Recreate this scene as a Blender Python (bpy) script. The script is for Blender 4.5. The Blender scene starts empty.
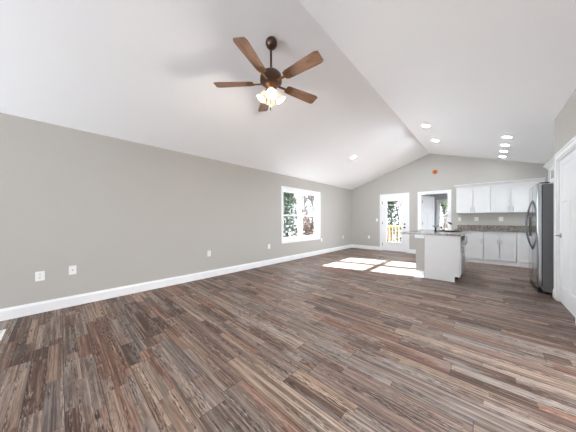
import bpy, bmesh, math, random
from mathutils import Vector, Matrix
R = math.radians
scene = bpy.context.scene
C = scene.collection

# ---------------------------------------------------------------- camera, world, sun, exposure
cam_data = bpy.data.cameras.new('camera')
cam = bpy.data.objects.new('camera', cam_data)
C.objects.link(cam)
cam.location = (0, 0, 1.185)
cam.rotation_euler = (R(90), 0, math.atan(198.0 / 212.5))
cam_data.sensor_width = 36
cam_data.lens = 212.5 / 576 * 36
cam_data.shift_y = 3.5 / 576
cam_data.clip_start = 0.02
scene.camera = cam

world = bpy.data.worlds.new('world')
scene.world = world
world.use_nodes = True
wn = world.node_tree
bg = wn.nodes['Background']
bg.inputs[0].default_value = (0.86, 0.93, 1.0, 1)
bg.inputs[1].default_value = 1.65

sun_data = bpy.data.lights.new('sun', 'SUN')
sun = bpy.data.objects.new('sun', sun_data)
C.objects.link(sun)
sun_dir = Vector((1, 0.23, -0.585))
sun.rotation_euler = sun_dir.to_track_quat('-Z', 'Y').to_euler()
sun_data.energy = 28
sun_data.angle = R(0.6)
sun_data.color = (0.85, 0.93, 1.0)

LAMP = 150.0        # recessed lights
BULB = 3.2         # fan bulbs, watts each

vs = scene.view_settings
vs.view_transform = 'Standard'
vs.look = 'None'
vs.gamma = 1
vs.use_curve_mapping = False
vs.exposure = 1.93
scene.cycles.use_denoising = True
scene.cycles.max_bounces = 14
scene.cycles.diffuse_bounces = 8
scene.cycles.sample_clamp_indirect = 6

# ---------------------------------------------------------------- materials
def srgb(r, g, b):
    f = lambda c: (c / 255) / 12.92 if c / 255 <= 0.04045 else ((c / 255 + 0.055) / 1.055) ** 2.4
    return (f(r), f(g), f(b), 1)

class NT:
    def __init__(self, name):
        self.m = bpy.data.materials.new(name)
        self.m.use_nodes = True
        self.t = self.m.node_tree
        self.b = self.t.nodes['Principled BSDF']
    def node(self, kind, **kw):
        n = self.t.nodes.new(kind)
        for k, v in kw.items():
            setattr(n, k, v)
        return n
    def link(self, a, b):
        self.t.links.new(a, b)
    def val(self, x, sock):
        if hasattr(x, 'is_output'):
            self.link(x, sock)
        else:
            sock.default_value = x
    def math(self, op, a, b=None, c=None):
        n = self.node('ShaderNodeMath', operation=op)
        self.val(a, n.inputs[0])
        if b is not None: self.val(b, n.inputs[1])
        if c is not None: self.val(c, n.inputs[2])
        return n.outputs[0]
    def comb(self, x, y, z):
        n = self.node('ShaderNodeCombineXYZ')
        self.val(x, n.inputs[0]); self.val(y, n.inputs[1]); self.val(z, n.inputs[2])
        return n.outputs[0]
    def pos(self):
        return self.node('ShaderNodeNewGeometry').outputs['Position']
    def sep(self, v):
        n = self.node('ShaderNodeSeparateXYZ'); self.link(v, n.inputs[0]); return n.outputs
    def noise(self, vec, scale, detail=3, rough=0.55):
        n = self.node('ShaderNodeTexNoise')
        self.link(vec, n.inputs['Vector'])
        n.inputs['Scale'].default_value = scale
        n.inputs['Detail'].default_value = detail
        n.inputs['Roughness'].default_value = rough
        return n.outputs['Fac']
    def white(self, vec):
        n = self.node('ShaderNodeTexWhiteNoise', noise_dimensions='3D')
        self.link(vec, n.inputs['Vector'])
        return n.outputs
    def ramp(self, fac, stops, interp='LINEAR'):
        n = self.node('ShaderNodeValToRGB')
        cr = n.color_ramp
        cr.interpolation = interp
        while len(cr.elements) < len(stops):
            cr.elements.new(0.5)
        for e, (p, c) in zip(cr.elements, stops):
            e.position = p; e.color = c
        self.val(fac, n.inputs[0])
        return n.outputs[0]
    def mix(self, fac, a, b, blend='MIX'):
        n = self.node('ShaderNodeMix', data_type='RGBA', blend_type=blend)
        self.val(fac, n.inputs[0]); self.val(a, n.inputs[6]); self.val(b, n.inputs[7])
        return n.outputs[2]
    def bump(self, h, strength, dist=0.002):
        n = self.node('ShaderNodeBump')
        n.inputs['Strength'].default_value = strength
        n.inputs['Distance'].default_value = dist
        self.link(h, n.inputs['Height'])
        self.link(n.outputs[0], self.b.inputs['Normal'])

def plain(name, col, rough=0.5, metal=0.0, spec=0.5, var=0.0, vscale=8.0):
    k = NT(name)
    k.b.inputs['Roughness'].default_value = rough
    k.b.inputs['Metallic'].default_value = metal
    k.b.inputs['Specular IOR Level'].default_value = spec
    f = k.noise(k.pos(), vscale, 3)
    lo = tuple(c * (1 - var) for c in col[:3]) + (1,)
    hi = tuple(min(1, c * (1 + var)) for c in col[:3]) + (1,)
    k.link(k.ramp(f, [(0.3, lo), (0.7, hi)]), k.b.inputs['Base Color'])
    return k.m

def emitter(name, col, strength):
    k = NT(name)
    k.b.inputs['Base Color'].default_value = (0.9, 0.9, 0.9, 1)
    k.b.inputs['Emission Color'].default_value = col
    k.b.inputs['Emission Strength'].default_value = strength
    return k.m

def glass_mat(name):
    k = NT(name)
    tr = k.node('ShaderNodeBsdfTransparent'); tr.inputs[0].default_value = (0.96, 0.97, 0.97, 1)
    gl = k.node('ShaderNodeBsdfGlossy'); gl.inputs['Roughness'].default_value = 0.02
    lw = k.node('ShaderNodeLayerWeight')
    fac = k.math('ADD', 0.05, k.math('MULTIPLY', 0.5, k.math('POWER', lw.outputs['Facing'], 5.0)))
    mx = k.node('ShaderNodeMixShader')
    k.link(fac, mx.inputs[0]); k.link(tr.outputs[0], mx.inputs[1]); k.link(gl.outputs[0], mx.inputs[2])
    k.link(mx.outputs[0], k.t.nodes['Material Output'].inputs[0])
    return k.m

def wall_mat(name, col):
    k = NT(name)
    p = k.pos()
    f = k.noise(p, 1.3, 2)
    k.link(k.ramp(f, [(0.3, tuple(c * 0.985 for c in col[:3]) + (1,)), (0.7, col)]), k.b.inputs['Base Color'])
    k.b.inputs['Roughness'].default_value = 0.75
    k.b.inputs['Specular IOR Level'].default_value = 0.25
    k.bump(k.noise(p, 260, 2), 0.12, 0.001)
    return k.m

def floor_mat():
    k = NT('rustic_vinyl_plank')
    x, y, z = k.sep(k.pos())
    W, L = 0.182, 1.22
    v = k.math('DIVIDE', k.math('ADD', y, 20.0), W)
    row = k.math('FLOOR', v)
    fv = k.math('FRACT', v)
    off = k.white(k.comb(row, 3.1, 0.7))[0]
    u = k.math('ADD', k.math('DIVIDE', k.math('ADD', x, 20.0), L), k.math('MULTIPLY', off, 7.0))
    colm = k.math('FLOOR', u)
    fu = k.math('FRACT', u)
    w1 = k.white(k.comb(row, colm, 1.3))
    r1 = w1[0]
    w2 = k.white(k.comb(row, colm, 9.7))
    # printed strips inside each plank
    nst = k.math('ADD', 1.0, k.math('FLOOR', k.math('MULTIPLY', w2[0], 2.99)))
    sv = k.math('MULTIPLY', fv, nst)
    sub = k.math('FLOOR', sv)
    sw = k.white(k.comb(k.math('ADD', k.math('MULTIPLY', row, 4.0), sub), colm, 5.5))
    su = k.math('FLOOR', k.math('ADD', k.math('MULTIPLY', fu, 1.7), sw[0]))
    su = k.math('MULTIPLY', su, k.math('GREATER_THAN', nst, 1.5))
    s = k.white(k.comb(k.math('ADD', k.math('MULTIPLY', row, 4.0), sub), k.math('ADD', k.math('MULTIPLY', colm, 3.0), su), 2.2))
    tone, tone2 = s[0], k.sep(s[1])
    base = k.ramp(tone, [(0.0, srgb(74, 58, 50)), (0.18, srgb(104, 80, 68)), (0.34, srgb(126, 92, 76)), (0.5, srgb(112, 102, 97)),
                         (0.66, srgb(128, 106, 92)), (0.82, srgb(138, 124, 114)), (0.93, srgb(154, 130, 112)), (1.0, srgb(90, 78, 72))])
    # wood grain, each strip with its own offset
    shift = k.math('MULTIPLY', tone, 37.0)
    gx = k.math('ADD', x, shift)
    g1 = k.noise(k.comb(k.math('MULTIPLY', gx, 0.9), k.math('MULTIPLY', y, 46.0), shift), 1.0, 5, 0.7)
    g2 = k.noise(k.comb(k.math('MULTIPLY', gx, 3.5), k.math('MULTIPLY', y, 160.0), shift), 1.0, 4, 0.75)
    g3 = k.noise(k.comb(k.math('MULTIPLY', gx, 1.3), k.math('MULTIPLY', y, 7.0), shift), 1.0, 3, 0.5)
    # growth rings where a board was cut near its heart
    ring = k.math('SINE', k.math('MULTIPLY', g3, 130.0))
    rmask = k.math('MULTIPLY', k.math('GREATER_THAN', tone2[2], 0.5), 0.6)
    col = k.mix(k.math('MULTIPLY', k.ramp(ring, [(0.25, (0, 0, 0, 1)), (1.0, (1, 1, 1, 1))]), rmask), base, k.mix(0.6, base, srgb(58, 44, 38)))
    col = k.mix(k.math('MULTIPLY', k.ramp(g1, [(0.4, (1, 1, 1, 1)), (0.54, (0, 0, 0, 1))]), 0.85), col, k.mix(0.75, base, srgb(48, 37, 32)))
    col = k.mix(k.math('MULTIPLY', k.ramp(g1, [(0.54, (0, 0, 0, 1)), (0.68, (1, 1, 1, 1))]), 0.5), col, srgb(176, 158, 144))
    col = k.mix(k.math('MULTIPLY', k.ramp(g2, [(0.36, (1, 1, 1, 1)), (0.5, (0, 0, 0, 1))]), 0.7), col, srgb(46, 35, 30))
    # weathered grey bloom and dark scrapes
    bl = k.noise(k.comb(k.math('MULTIPLY', gx, 2.2), k.math('MULTIPLY', y, 10.0), shift), 1.0, 4, 0.6)
    wth = k.math('MULTIPLY', k.ramp(bl, [(0.5, (0, 0, 0, 1)), (0.64, (1, 1, 1, 1))]), k.math('MULTIPLY', tone2[1], 0.6))
    col = k.mix(wth, col, srgb(140, 134, 130))
    scr = k.noise(k.comb(k.math('MULTIPLY', gx, 13.0), k.math('MULTIPLY', y, 110.0), 4.0), 1.0, 4, 0.7)
    patch = k.noise(k.comb(k.math('MULTIPLY', gx, 1.1), k.math('MULTIPLY', y, 16.0), 8.0), 1.0, 3)
    scr2 = k.math('MULTIPLY', k.ramp(scr, [(0.5, (0, 0, 0, 1)), (0.58, (1, 1, 1, 1))]), k.ramp(patch, [(0.5, (0, 0, 0, 1)), (0.58, (1, 1, 1, 1))]))
    col = k.mix(k.math('MULTIPLY', scr2, 0.85), col, srgb(40, 31, 28))
    scl = k.math('MULTIPLY', k.ramp(scr, [(0.36, (1, 1, 1, 1)), (0.46, (0, 0, 0, 1))]), k.ramp(patch, [(0.5, (0, 0, 0, 1)), (0.58, (1, 1, 1, 1))]))
    col = k.mix(k.math('MULTIPLY', scl, 0.45), col, srgb(178, 166, 152))
    # seams
    e1 = k.math('MINIMUM', fv, k.math('SUBTRACT', 1.0, fv))
    e2 = k.math('MULTIPLY', k.math('MINIMUM', fu, k.math('SUBTRACT', 1.0, fu)), L / W)
    seam = k.math('LESS_THAN', k.math('MINIMUM', e1, e2), 0.011)
    fs = k.math('FRACT', sv)
    sseam = k.math('LESS_THAN', k.math('DIVIDE', k.math('MINIMUM', fs, k.math('SUBTRACT', 1.0, fs)), nst), 0.006)
    col = k.mix(k.math('MULTIPLY', sseam, 0.4), col, srgb(48, 36, 30))
    col = k.mix(k.math('MULTIPLY', seam, 0.7), col, srgb(38, 29, 25))
    gm = k.node('ShaderNodeHueSaturation'); gm.inputs['Saturation'].default_value = 1.0; gm.inputs['Value'].default_value = 1.3
    k.link(col, gm.inputs['Color'])
    k.link(gm.outputs[0], k.b.inputs['Base Color'])
    k.link(k.math('ADD', 0.40, k.math('MULTIPLY', g2, 0.2)), k.b.inputs['Roughness'])
    k.b.inputs['Specular IOR Level'].default_value = 0.2
    hgt = k.math('SUBTRACT', k.math('MULTIPLY', g2, 0.5), seam)
    k.bump(hgt, 0.22, 0.002)
    return k.m

def wood_mat(name, stops, axis_scale=(3, 40, 40), rough=0.4):
    k = NT(name)
    tc = k.node('ShaderNodeTexCoord').outputs['UV']
    x, y, z = k.sep(tc)
    v = k.comb(k.math('MULTIPLY', x, axis_scale[0]), k.math('MULTIPLY', y, axis_scale[1]), 0.0)
    k.link(k.ramp(k.noise(v, 1.0, 5, 0.65), stops), k.b.inputs['Base Color'])
    k.b.inputs['Roughness'].default_value = rough
    return k.m

def granite_mat():
    k = NT('speckled_granite')
    p = k.pos()
    vo = k.node('ShaderNodeTexVoronoi'); k.link(p, vo.inputs['Vector']); vo.inputs['Scale'].default_value = 95
    w = k.white(vo.outputs['Position'])[0]
    n = k.noise(p, 30, 4, 0.7)
    c = k.ramp(w, [(0.0, srgb(44, 38, 36)), (0.2, srgb(98, 86, 80)), (0.5, srgb(158, 148, 140)), (0.8, srgb(192, 186, 178)), (1.0, srgb(124, 100, 86))])
    c = k.mix(k.ramp(n, [(0.45, (0, 0, 0, 1)), (0.62, (0.8, 0.8, 0.8, 1))]), c, srgb(78, 68, 63))
    k.link(c, k.b.inputs['Base Color'])
    k.b.inputs['Roughness'].default_value = 0.18
    return k.m

def steel_mat(name, col, rough=0.28, horiz=False):
    k = NT(name)
    x, y, z = k.sep(k.pos())
    v = k.comb(k.math('MULTIPLY', x, 4.0), k.math('MULTIPLY', y, 4.0 if horiz else 300.0), k.math('MULTIPLY', z, 300.0 if horiz else 4.0))
    f = k.noise(v, 1.0, 2)
    lo = tuple(c * 0.93 for c in col[:3]) + (1,)
    k.link(k.ramp(f, [(0.3, lo), (0.7, col)]), k.b.inputs['Base Color'])
    k.b.inputs['Metallic'].default_value = 1
    k.b.inputs['Roughness'].default_value = rough
    return k.m

def leaf_mat(name, cols):
    k = NT(name)
    w = k.noise(k.pos(), 2.4, 3, 0.7)
    k.link(k.ramp(w, [(0.3 + 0.4 * i / (len(cols) - 1), c) for i, c in enumerate(cols)]), k.b.inputs['Base Color'])
    k.b.inputs['Roughness'].default_value = 0.6
    k.b.inputs['Transmission Weight'].default_value = 0.0
    return k.m

M = {}
M['wall'] = wall_mat('greige_wall_paint', srgb(187, 183, 177))
M['ceiling'] = wall_mat('white_ceiling_paint', srgb(250, 250, 251))
M['laundry'] = wall_mat('cool_grey_wall_paint', srgb(196, 196, 198))
M['trim'] = plain('white_gloss_trim', srgb(240, 240, 240), 0.35, var=0.01)
M['door'] = plain('white_door_paint', srgb(239, 239, 240), 0.38, var=0.01)
M['cab'] = plain('white_cabinet_lacquer', srgb(222, 221, 220), 0.35, var=0.008)
M['gap'] = plain('shadow_gap_board', srgb(120, 118, 116), 0.8)
M['floor'] = floor_mat()
M['granite'] = granite_mat()
M['steel'] = steel_mat('brushed_stainless', (0.50, 0.51, 0.53, 1), 0.14)
M['steel_dark'] = steel_mat('dark_steel_handle', (0.20, 0.20, 0.21, 1), 0.28)
M['steel_edge'] = steel_mat('stainless_edge', (0.55, 0.56, 0.58, 1), 0.3)
M['fridge_side'] = plain('charcoal_fridge_side', srgb(118, 119, 122), 0.42, 0.2, var=0.03, vscale=40)
M['nickel'] = plain('satin_nickel', (0.36, 0.35, 0.34, 1), 0.32, 1.0, var=0.04)
M['bronze'] = plain('dark_bronze', srgb(92, 72, 62), 0.3, 0.85, var=0.1)
M['brass'] = plain('antique_brass', srgb(140, 98, 62), 0.45, 0.85, var=0.1)
M['black'] = plain('black_plastic', srgb(24, 24, 26), 0.4, var=0.05)
M['dark'] = plain('dark_oil_rubbed_bronze', srgb(44, 38, 36), 0.35, 0.6, var=0.08)
M['plate'] = plain('white_plastic_plate', srgb(242, 241, 238), 0.4, var=0.01)
M['slot'] = plain('grey_receptacle_slots', srgb(62, 58, 56), 0.5)
M['orange'] = plain('orange_plastic_box', srgb(206, 112, 34), 0.5, var=0.06)
M['orange_dark'] = plain('dark_orange_recess', srgb(150, 74, 26), 0.6, var=0.06)
M['vinyl'] = plain('white_vinyl_sash', srgb(243, 243, 243), 0.35, var=0.01)
M['glass'] = glass_mat('window_glass')
M['lens_soft'] = emitter('dimmed_lamp_lens', (0.86, 0.94, 1.0, 1), LAMP * 0.1)
M['lens'] = emitter('lit_lamp_lens', (0.82, 0.92, 1.0, 1), LAMP)
M['blade'] = wood_mat('walnut_fan_blade', [(0.25, srgb(86, 60, 47)), (0.5, srgb(130, 98, 77)), (0.75, srgb(158, 124, 102))], (5, 60, 1), 0.5)
M['deck'] = plain('fresh_pine_timber', srgb(146, 120, 84), 0.65, var=0.12, vscale=6)
M['bark'] = plain('dark_brown_bark', srgb(50, 43, 40), 0.9, var=0.3, vscale=9)
M['bark_pale'] = plain('pale_bark', srgb(92, 84, 80), 0.9, var=0.25, vscale=9)
M['leaf'] = leaf_mat('mixed_green_leaves', [srgb(30, 42, 22), srgb(56, 72, 36), srgb(88, 98, 54)])
M['leaf_dark'] = leaf_mat('dark_pine_needles', [srgb(18, 30, 18), srgb(34, 50, 30), srgb(52, 68, 42)])
M['leaf_red'] = leaf_mat('russet_autumn_leaves', [srgb(50, 36, 30), srgb(78, 58, 48), srgb(100, 82, 68)])
M['ground'] = plain('leaf_litter_ground', srgb(50, 42, 34), 0.95, var=0.3, vscale=3)
M['concrete'] = plain('pale_bounce_concrete', srgb(238, 240, 243), 0.9, var=0.03)
M['toe'] = plain('dark_toe_kick', srgb(60, 56, 54), 0.7)

k = NT('frosted_lit_glass')
k.b.inputs['Base Color'].default_value = srgb(250, 240, 222)
k.b.inputs['Roughness'].default_value = 0.4
k.b.inputs['Emission Color'].default_value = (1.0, 0.80, 0.58, 1)
k.b.inputs['Emission Strength'].default_value = 0.12
M['shade'] = k.m
M['bulb'] = emitter('lit_warm_bulb', (1.0, 0.86, 0.66, 1), 2.0)

# ---------------------------------------------------------------- mesh helpers (verts in world coordinates, moved under their parent)
def bm_new():
    return bmesh.new()

def box(bm, x0, x1, y0, y1, z0, z1):
    vs_ = [bm.verts.new((x, y, z)) for z in (z0, z1) for y in (y0, y1) for x in (x0, x1)]
    for f in ((0, 2, 3, 1), (4, 5, 7, 6), (0, 1, 5, 4), (2, 6, 7, 3), (0, 4, 6, 2), (1, 3, 7, 5)):
        bm.faces.new([vs_[i] for i in f])
    return vs_

def bevel(bm, w=0.003, seg=2):
    bmesh.ops.bevel(bm, geom=[e for e in bm.edges], offset=w, segments=seg, profile=0.5, affect='EDGES', clamp_overlap=True)
    return bm

def bbox(x0, x1, y0, y1, z0, z1, w=0.003, seg=2):
    bm = bm_new(); box(bm, x0, x1, y0, y1, z0, z1); bevel(bm, w, seg); return bm

def prism(bm, poly, fn):
    """poly: list of 2-D points; fn(u, v, t) -> xyz for t = 0, 1"""
    a = [bm.verts.new(fn(u, v, 0)) for u, v in poly]
    b = [bm.verts.new(fn(u, v, 1)) for u, v in poly]
    n = len(poly)
    fs = [bm.faces.new(a), bm.faces.new(b[::-1])]
    for i in range(n):
        fs.append(bm.faces.new((a[i], b[i], b[(i + 1) % n], a[(i + 1) % n])))
    bmesh.ops.recalc_face_normals(bm, faces=bm.faces[:])
    return bm

def lathe(bm, prof, origin, axis=(0, 0, 1), n=24, closed_ends=True):
    ax = Vector(axis).normalized()
    q = Vector((0, 0, 1)).rotation_difference(ax)
    rings = []
    for r, h in prof:
        ring = []
        for i in range(n):
            a = 2 * math.pi * i / n
            p = q @ Vector((r * math.cos(a), r * math.sin(a), h)) + Vector(origin)
            ring.append(bm.verts.new(p))
        rings.append(ring)
    for a, b in zip(rings, rings[1:]):
        for i in range(n):
            f = bm.faces.new((a[i], a[(i + 1) % n], b[(i + 1) % n], b[i])); f.smooth = True
    if closed_ends:
        bm.faces.new(rings[0][::-1]); bm.faces.new(rings[-1])
    bmesh.ops.recalc_face_normals(bm, faces=bm.faces[:])
    return bm

def tube(bm, pts, rad, n=8):
    pts = [Vector(p) for p in pts]
    rads = rad if isinstance(rad, (list, tuple)) else [rad] * len(pts)
    rings = []
    ref = None
    for i, p in enumerate(pts):
        d = (pts[min(i + 1, len(pts) - 1)] - pts[max(i - 1, 0)]).normalized()
        if ref is None:
            ref = Vector((0, 0, 1)) if abs(d.z) < 0.9 else Vector((1, 0, 0))
        s_ = d.cross(ref).normalized()
        t_ = s_.cross(d).normalized()
        ref = t_
        rings.append([bm.verts.new(p + rads[i] * (math.cos(2 * math.pi * j / n) * s_ + math.sin(2 * math.pi * j / n) * t_)) for j in range(n)])
    for a, b in zip(rings, rings[1:]):
        for j in range(n):
            f = bm.faces.new((a[j], a[(j + 1) % n], b[(j + 1) % n], b[j])); f.smooth = True
    bm.faces.new(rings[0][::-1]); bm.faces.new(rings[-1])
    bmesh.ops.recalc_face_normals(bm, faces=bm.faces[:])
    return bm

def world_loc(o):
    v = Vector((0, 0, 0))
    while o is not None:
        v += o.location; o = o.parent
    return v

def obj(name, bm, mat, parent=None, kind=None, label=None):
    me = bpy.data.meshes.new(name)
    if parent is not None:
        bmesh.ops.translate(bm, verts=bm.verts[:], vec=-world_loc(parent))
    bm.to_mesh(me); bm.free()
    me.materials.append(mat)
    o = bpy.data.objects.new(name, me)
    C.objects.link(o)
    o.parent = parent
    if kind: o['kind'] = kind
    if label: o['label'] = label
    return o

def centre(o):
    """put a top-level mesh's origin at the bottom centre of its box"""
    me = o.data
    lo = [min(v.co[i] for v in me.vertices) for i in range(3)]
    hi = [max(v.co[i] for v in me.vertices) for i in range(3)]
    p = Vector(((lo[0] + hi[0]) / 2, (lo[1] + hi[1]) / 2, lo[2]))
    me.transform(Matrix.Translation(-p)); o.location = p
    return o

def thing(name, loc, label, cat, group=None):
    o = bpy.data.objects.new(name, None)
    C.objects.link(o)
    o.location = loc
    o.empty_display_size = 0.1
    o['label'] = label; o['category'] = cat; o['kind'] = 'thing'
    if group: o['group'] = group
    return o

def struct(name, bm, mat, parent=None, label=None, cat=None):
    o = obj(name, bm, mat, parent, 'structure', label)
    if cat: o['category'] = cat
    return o

def sempty(name, loc, label, cat):
    o = bpy.data.objects.new(name, None)
    C.objects.link(o)
    o.location = loc
    o['kind'] = 'structure'; o['label'] = label; o['category'] = cat
    return o

# ---------------------------------------------------------------- room constants
XL, YB, XR, XK, YF = -4.15, 8.40, 0.76, 1.42, -4.5
XRIDGE, ZRIDGE, ML, MR = -1.373, 3.38, 0.341, 0.319
TH = 0.15
def zroof(x):
    return ZRIDGE - (ML * (XRIDGE - x) if x < XRIDGE else MR * (x - XRIDGE))

# ---------------------------------------------------------------- large structure
bm = bm_new(); box(bm, XL - TH, XK + TH, YF, YB + TH, -0.12, 0); box(bm, -1.75, 0.35, YB + TH, 10.65, -0.12, 0)
struct('floor', bm, M['floor'], label='rustic brown and grey wood plank floor', cat='floor')

bm = bm_new()
poly = [(XL - TH, zroof(XL - TH)), (XRIDGE, ZRIDGE), (XK + TH, zroof(XK + TH)),
        (XK + TH, zroof(XK + TH) + 0.16), (XRIDGE, ZRIDGE + 0.16), (XL - TH, zroof(XL - TH) + 0.16)]
prism(bm, poly, lambda u, v, t: (u, YF + t * (YB + TH - YF), v))
struct('ceiling', bm, M['ceiling'], label='white vaulted ceiling with two slopes meeting at a ridge', cat='ceiling')

# left wall with the window opening
WY0, WY1, WZ0, WZ1 = 4.245, 5.985, 0.585, 2.045
zl = zroof(XL)
bm = bm_new()
box(bm, XL - TH, XL, YF, WY0, 0, zl); box(bm, XL - TH, XL, WY1, YB + TH, 0, zl)
box(bm, XL - TH, XL, WY0, WY1, 0, WZ0); box(bm, XL - TH, XL, WY0, WY1, WZ1, zl)
struct('wall_left', bm, M['wall'], label='long greige wall with the window on the left', cat='wall')

# back gable wall with the glazed door and the doorway
D2 = (-2.905, -2.057, 2.055)
D3 = (-1.635, -0.880, 2.045)
bm = bm_new()
def strip(x0, x1, z0):
    prism(bm, [(x0, z0), (x1, z0), (x1, zroof(x1)), (x0, zroof(x0))], lambda u, v, t: (u, YB + t * TH, v))
strip(XL, D2[0], 0); strip(D2[0], D2[1], D2[2]); strip(D2[1], D3[0], 0)
strip(D3[0], XRIDGE, D3[2]); strip(XRIDGE, D3[1], D3[2]); strip(D3[1], XK, 0)
struct('wall_back', bm, M['wall'], label='greige gable wall at the far end of the room', cat='wall')

# right wall with the panelled door; the kitchen recess begins at its end
D1 = (4.020, 4.940, 2.05)
YC = 5.12
YW = YF       # right wall runs back to the rear wall and its added opening
bm = bm_new()
def rbox(y0, y1, z0, z1=None, x0=XR, x1=XR + 0.12):
    zt0, zt1 = (zroof(x0), zroof(x1)) if z1 is None else (z1, z1)
    prism(bm, [(x0, z0), (x1, z0), (x1, zt1), (x0, zt0)], lambda u, v, t: (u, y0 + t * (y1 - y0), v))
RW = (0.2, 3.0, 0.0, 2.3)  # unseen opening added to brighten the left wall and mid-room
rbox(YW, RW[0], 0); rbox(RW[0], RW[1], RW[3]); rbox(RW[1], D1[0], 0); rbox(D1[1], YC, 0); rbox(D1[0], D1[1], D1[2])
struct('wall_right', bm, M['wall'], label='greige wall with the white panelled door', cat='wall')
bm = bm_new(); rbox(YC - 0.12, YC, 0, None, XR + 0.12, XK + TH); struct('wall_return', bm, M['wall'], label='short wall beside the refrigerator', cat='wall')
bm = bm_new()
KW = (6.4, 7.9, 0.98, 2.2)  # hole for an unseen window that brings daylight into the kitchen
rbox(YC, KW[0], 0, None, XK, XK + TH); rbox(KW[1], YB, 0, None, XK, XK + TH); rbox(KW[0], KW[1], 0, KW[2], XK, XK + TH); rbox(KW[0], KW[1], KW[3], None, XK, XK + TH)
struct('wall_kitchen', bm, M['wall'], label='kitchen side wall behind the refrigerator', cat='wall')

# rear wall behind the camera: solid on the right, left opening added for light
bm = bm_new()
def rear(x0, x1, z0):
    prism(bm, [(x0, z0), (x1, z0), (x1, zroof(x1)), (x0, zroof(x0))], lambda u, v, t: (u, YF + 0.001 + t * TH, v))
rear(-1.7, XRIDGE, 0); rear(XRIDGE, XR, 0); rear(XL, -1.7, 2.2)
struct('wall_rear', bm, M['wall'], label='greige wall behind the camera with a wide opening added for daylight', cat='wall')

# laundry room beyond the doorway
LX0, LX1, LY = -1.72, 0.32, 10.50
LW = (-1.41, -0.63, 0.66, 1.92)
bm = bm_new()
box(bm, LX0 - 0.1, LX0, YB + TH, LY, 0, 2.44); box(bm, LX1, LX1 + 0.1, YB + TH, 9.0, 0, 2.44); box(bm, LX1, LX1 + 0.1, 9.0, 10.3, 0, 0.8); box(bm, LX1, LX1 + 0.1, 9.0, 10.3, 2.2, 2.44); box(bm, LX1, LX1 + 0.1, 10.3, LY, 0, 2.44)  # opening in the right side is unseen, added to brighten this small room
box(bm, LX0 - 0.1, LW[0], LY, LY + 0.15, 0, 2.44); box(bm, LW[1], LX1 + 0.1, LY, LY + 0.15, 0, 2.44)
box(bm, LW[0], LW[1], LY, LY + 0.15, 0, LW[2]); box(bm, LW[0], LW[1], LY, LY + 0.15, LW[3], 2.44)
struct('wall_laundry', bm, M['laundry'], label='grey walls of the small room beyond the doorway', cat='wall')
bm = bm_new(); box(bm, LX0 - 0.1, LX1 + 0.1, YB + TH, LY + 0.15, 2.44, 2.55)
struct('ceiling_laundry', bm, M['ceiling'], label='white ceiling of the small room beyond', cat='ceiling')

# ---------------------------------------------------------------- trim
def baseboard_run(bm, p0, p1, nrm, h=0.14, t=0.016):
    """profile extruded from p0 to p1 along the wall; nrm points into the room"""
    p0, p1, nrm = Vector(p0), Vector(p1), Vector(nrm)
    prof = [(0, 0), (t, 0), (t, h - 0.03), (t * 0.55, h - 0.012), (t * 0.4, h), (0, h)]
    prism(bm, prof, lambda u, v, s: tuple((p0 + (p1 - p0) * s + nrm * u + Vector((0, 0, v)))))
bm = bm_new(); baseboard_run(bm, (XL, YF, 0), (XL, YB, 0), (1, 0, 0))
struct('baseboard_left', bm, M['trim'], label='white baseboard along the long left wall', cat='baseboard')
bm = bm_new(); baseboard_run(bm, (XL + 0.016, YB, 0), (D2[0] - 0.083, YB, 0), (0, -1, 0))
baseboard_run(bm, (D2[1] + 0.083, YB, 0), (D3[0] - 0.083, YB, 0), (0, -1, 0))
baseboard_run(bm, (D3[1] + 0.083, YB, 0), (-0.70, YB, 0), (0, -1, 0))
struct('baseboard_back', bm, M['trim'], label='white baseboard along the far wall', cat='baseboard')
bm = bm_new(); baseboard_run(bm, (XR, YW + TH + 0.01, 0), (XR, RW[0] - 0.083, 0), (-1, 0, 0)); baseboard_run(bm, (XR, RW[1] + 0.083, 0), (XR, D1[0] - 0.083, 0), (-1, 0, 0))
baseboard_run(bm, (XR, D1[1] + 0.083, 0), (XR, YC + 0.014, 0), (-1, 0, 0))
baseboard_run(bm, (XR, YC, 0), (XR + 0.1, YC, 0), (0, 1, 0), t=0.014)
struct('baseboard_right', bm, M['trim'], label='white baseboard beside the panelled door', cat='baseboard')

def casing_frame(bm, a0, a1, z0, z1, w, fn, sill=False):
    """picture-frame casing round an opening; fn(a, z, t) -> xyz, t is the depth off the wall"""
    def bar(q0, q1, r0, r1):
        for (x0, x1, y0, y1, t0, t1) in ((q0, q1, r0, r1, 0, 0.012),):
            prism(bm, [(x0, y0), (x1, y0), (x1, y1), (x0, y1)], lambda u, v, t: fn(u, v, t0 + t * (t1 - t0)))
    lip = w * 0.28
    def pair(q0, q1, r0, r1, edge):
        bar(q0, q1, r0, r1)
        e = {'l': (q0, q0 + lip, r0, r1), 'r': (q1 - lip, q1, r0, r1), 't': (q0, q1, r1 - lip, r1), 'b': (q0, q1, r0, r0 + lip)}[edge]
        prism(bm, [(e[0], e[2]), (e[1], e[2]), (e[1], e[3]), (e[0], e[3])], lambda u, v, t: fn(u, v, 0.012 + t * 0.009))
    pair(a0 - w, a0, z0 - (w if sill else 0), z1 + w, 'l')
    pair(a1, a1 + w, z0 - (w if sill else 0), z1 + w, 'r')
    pair(a0, a1, z1, z1 + w, 't')
    if sill: pair(a0, a1, z0 - w, z0, 'b')

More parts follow.
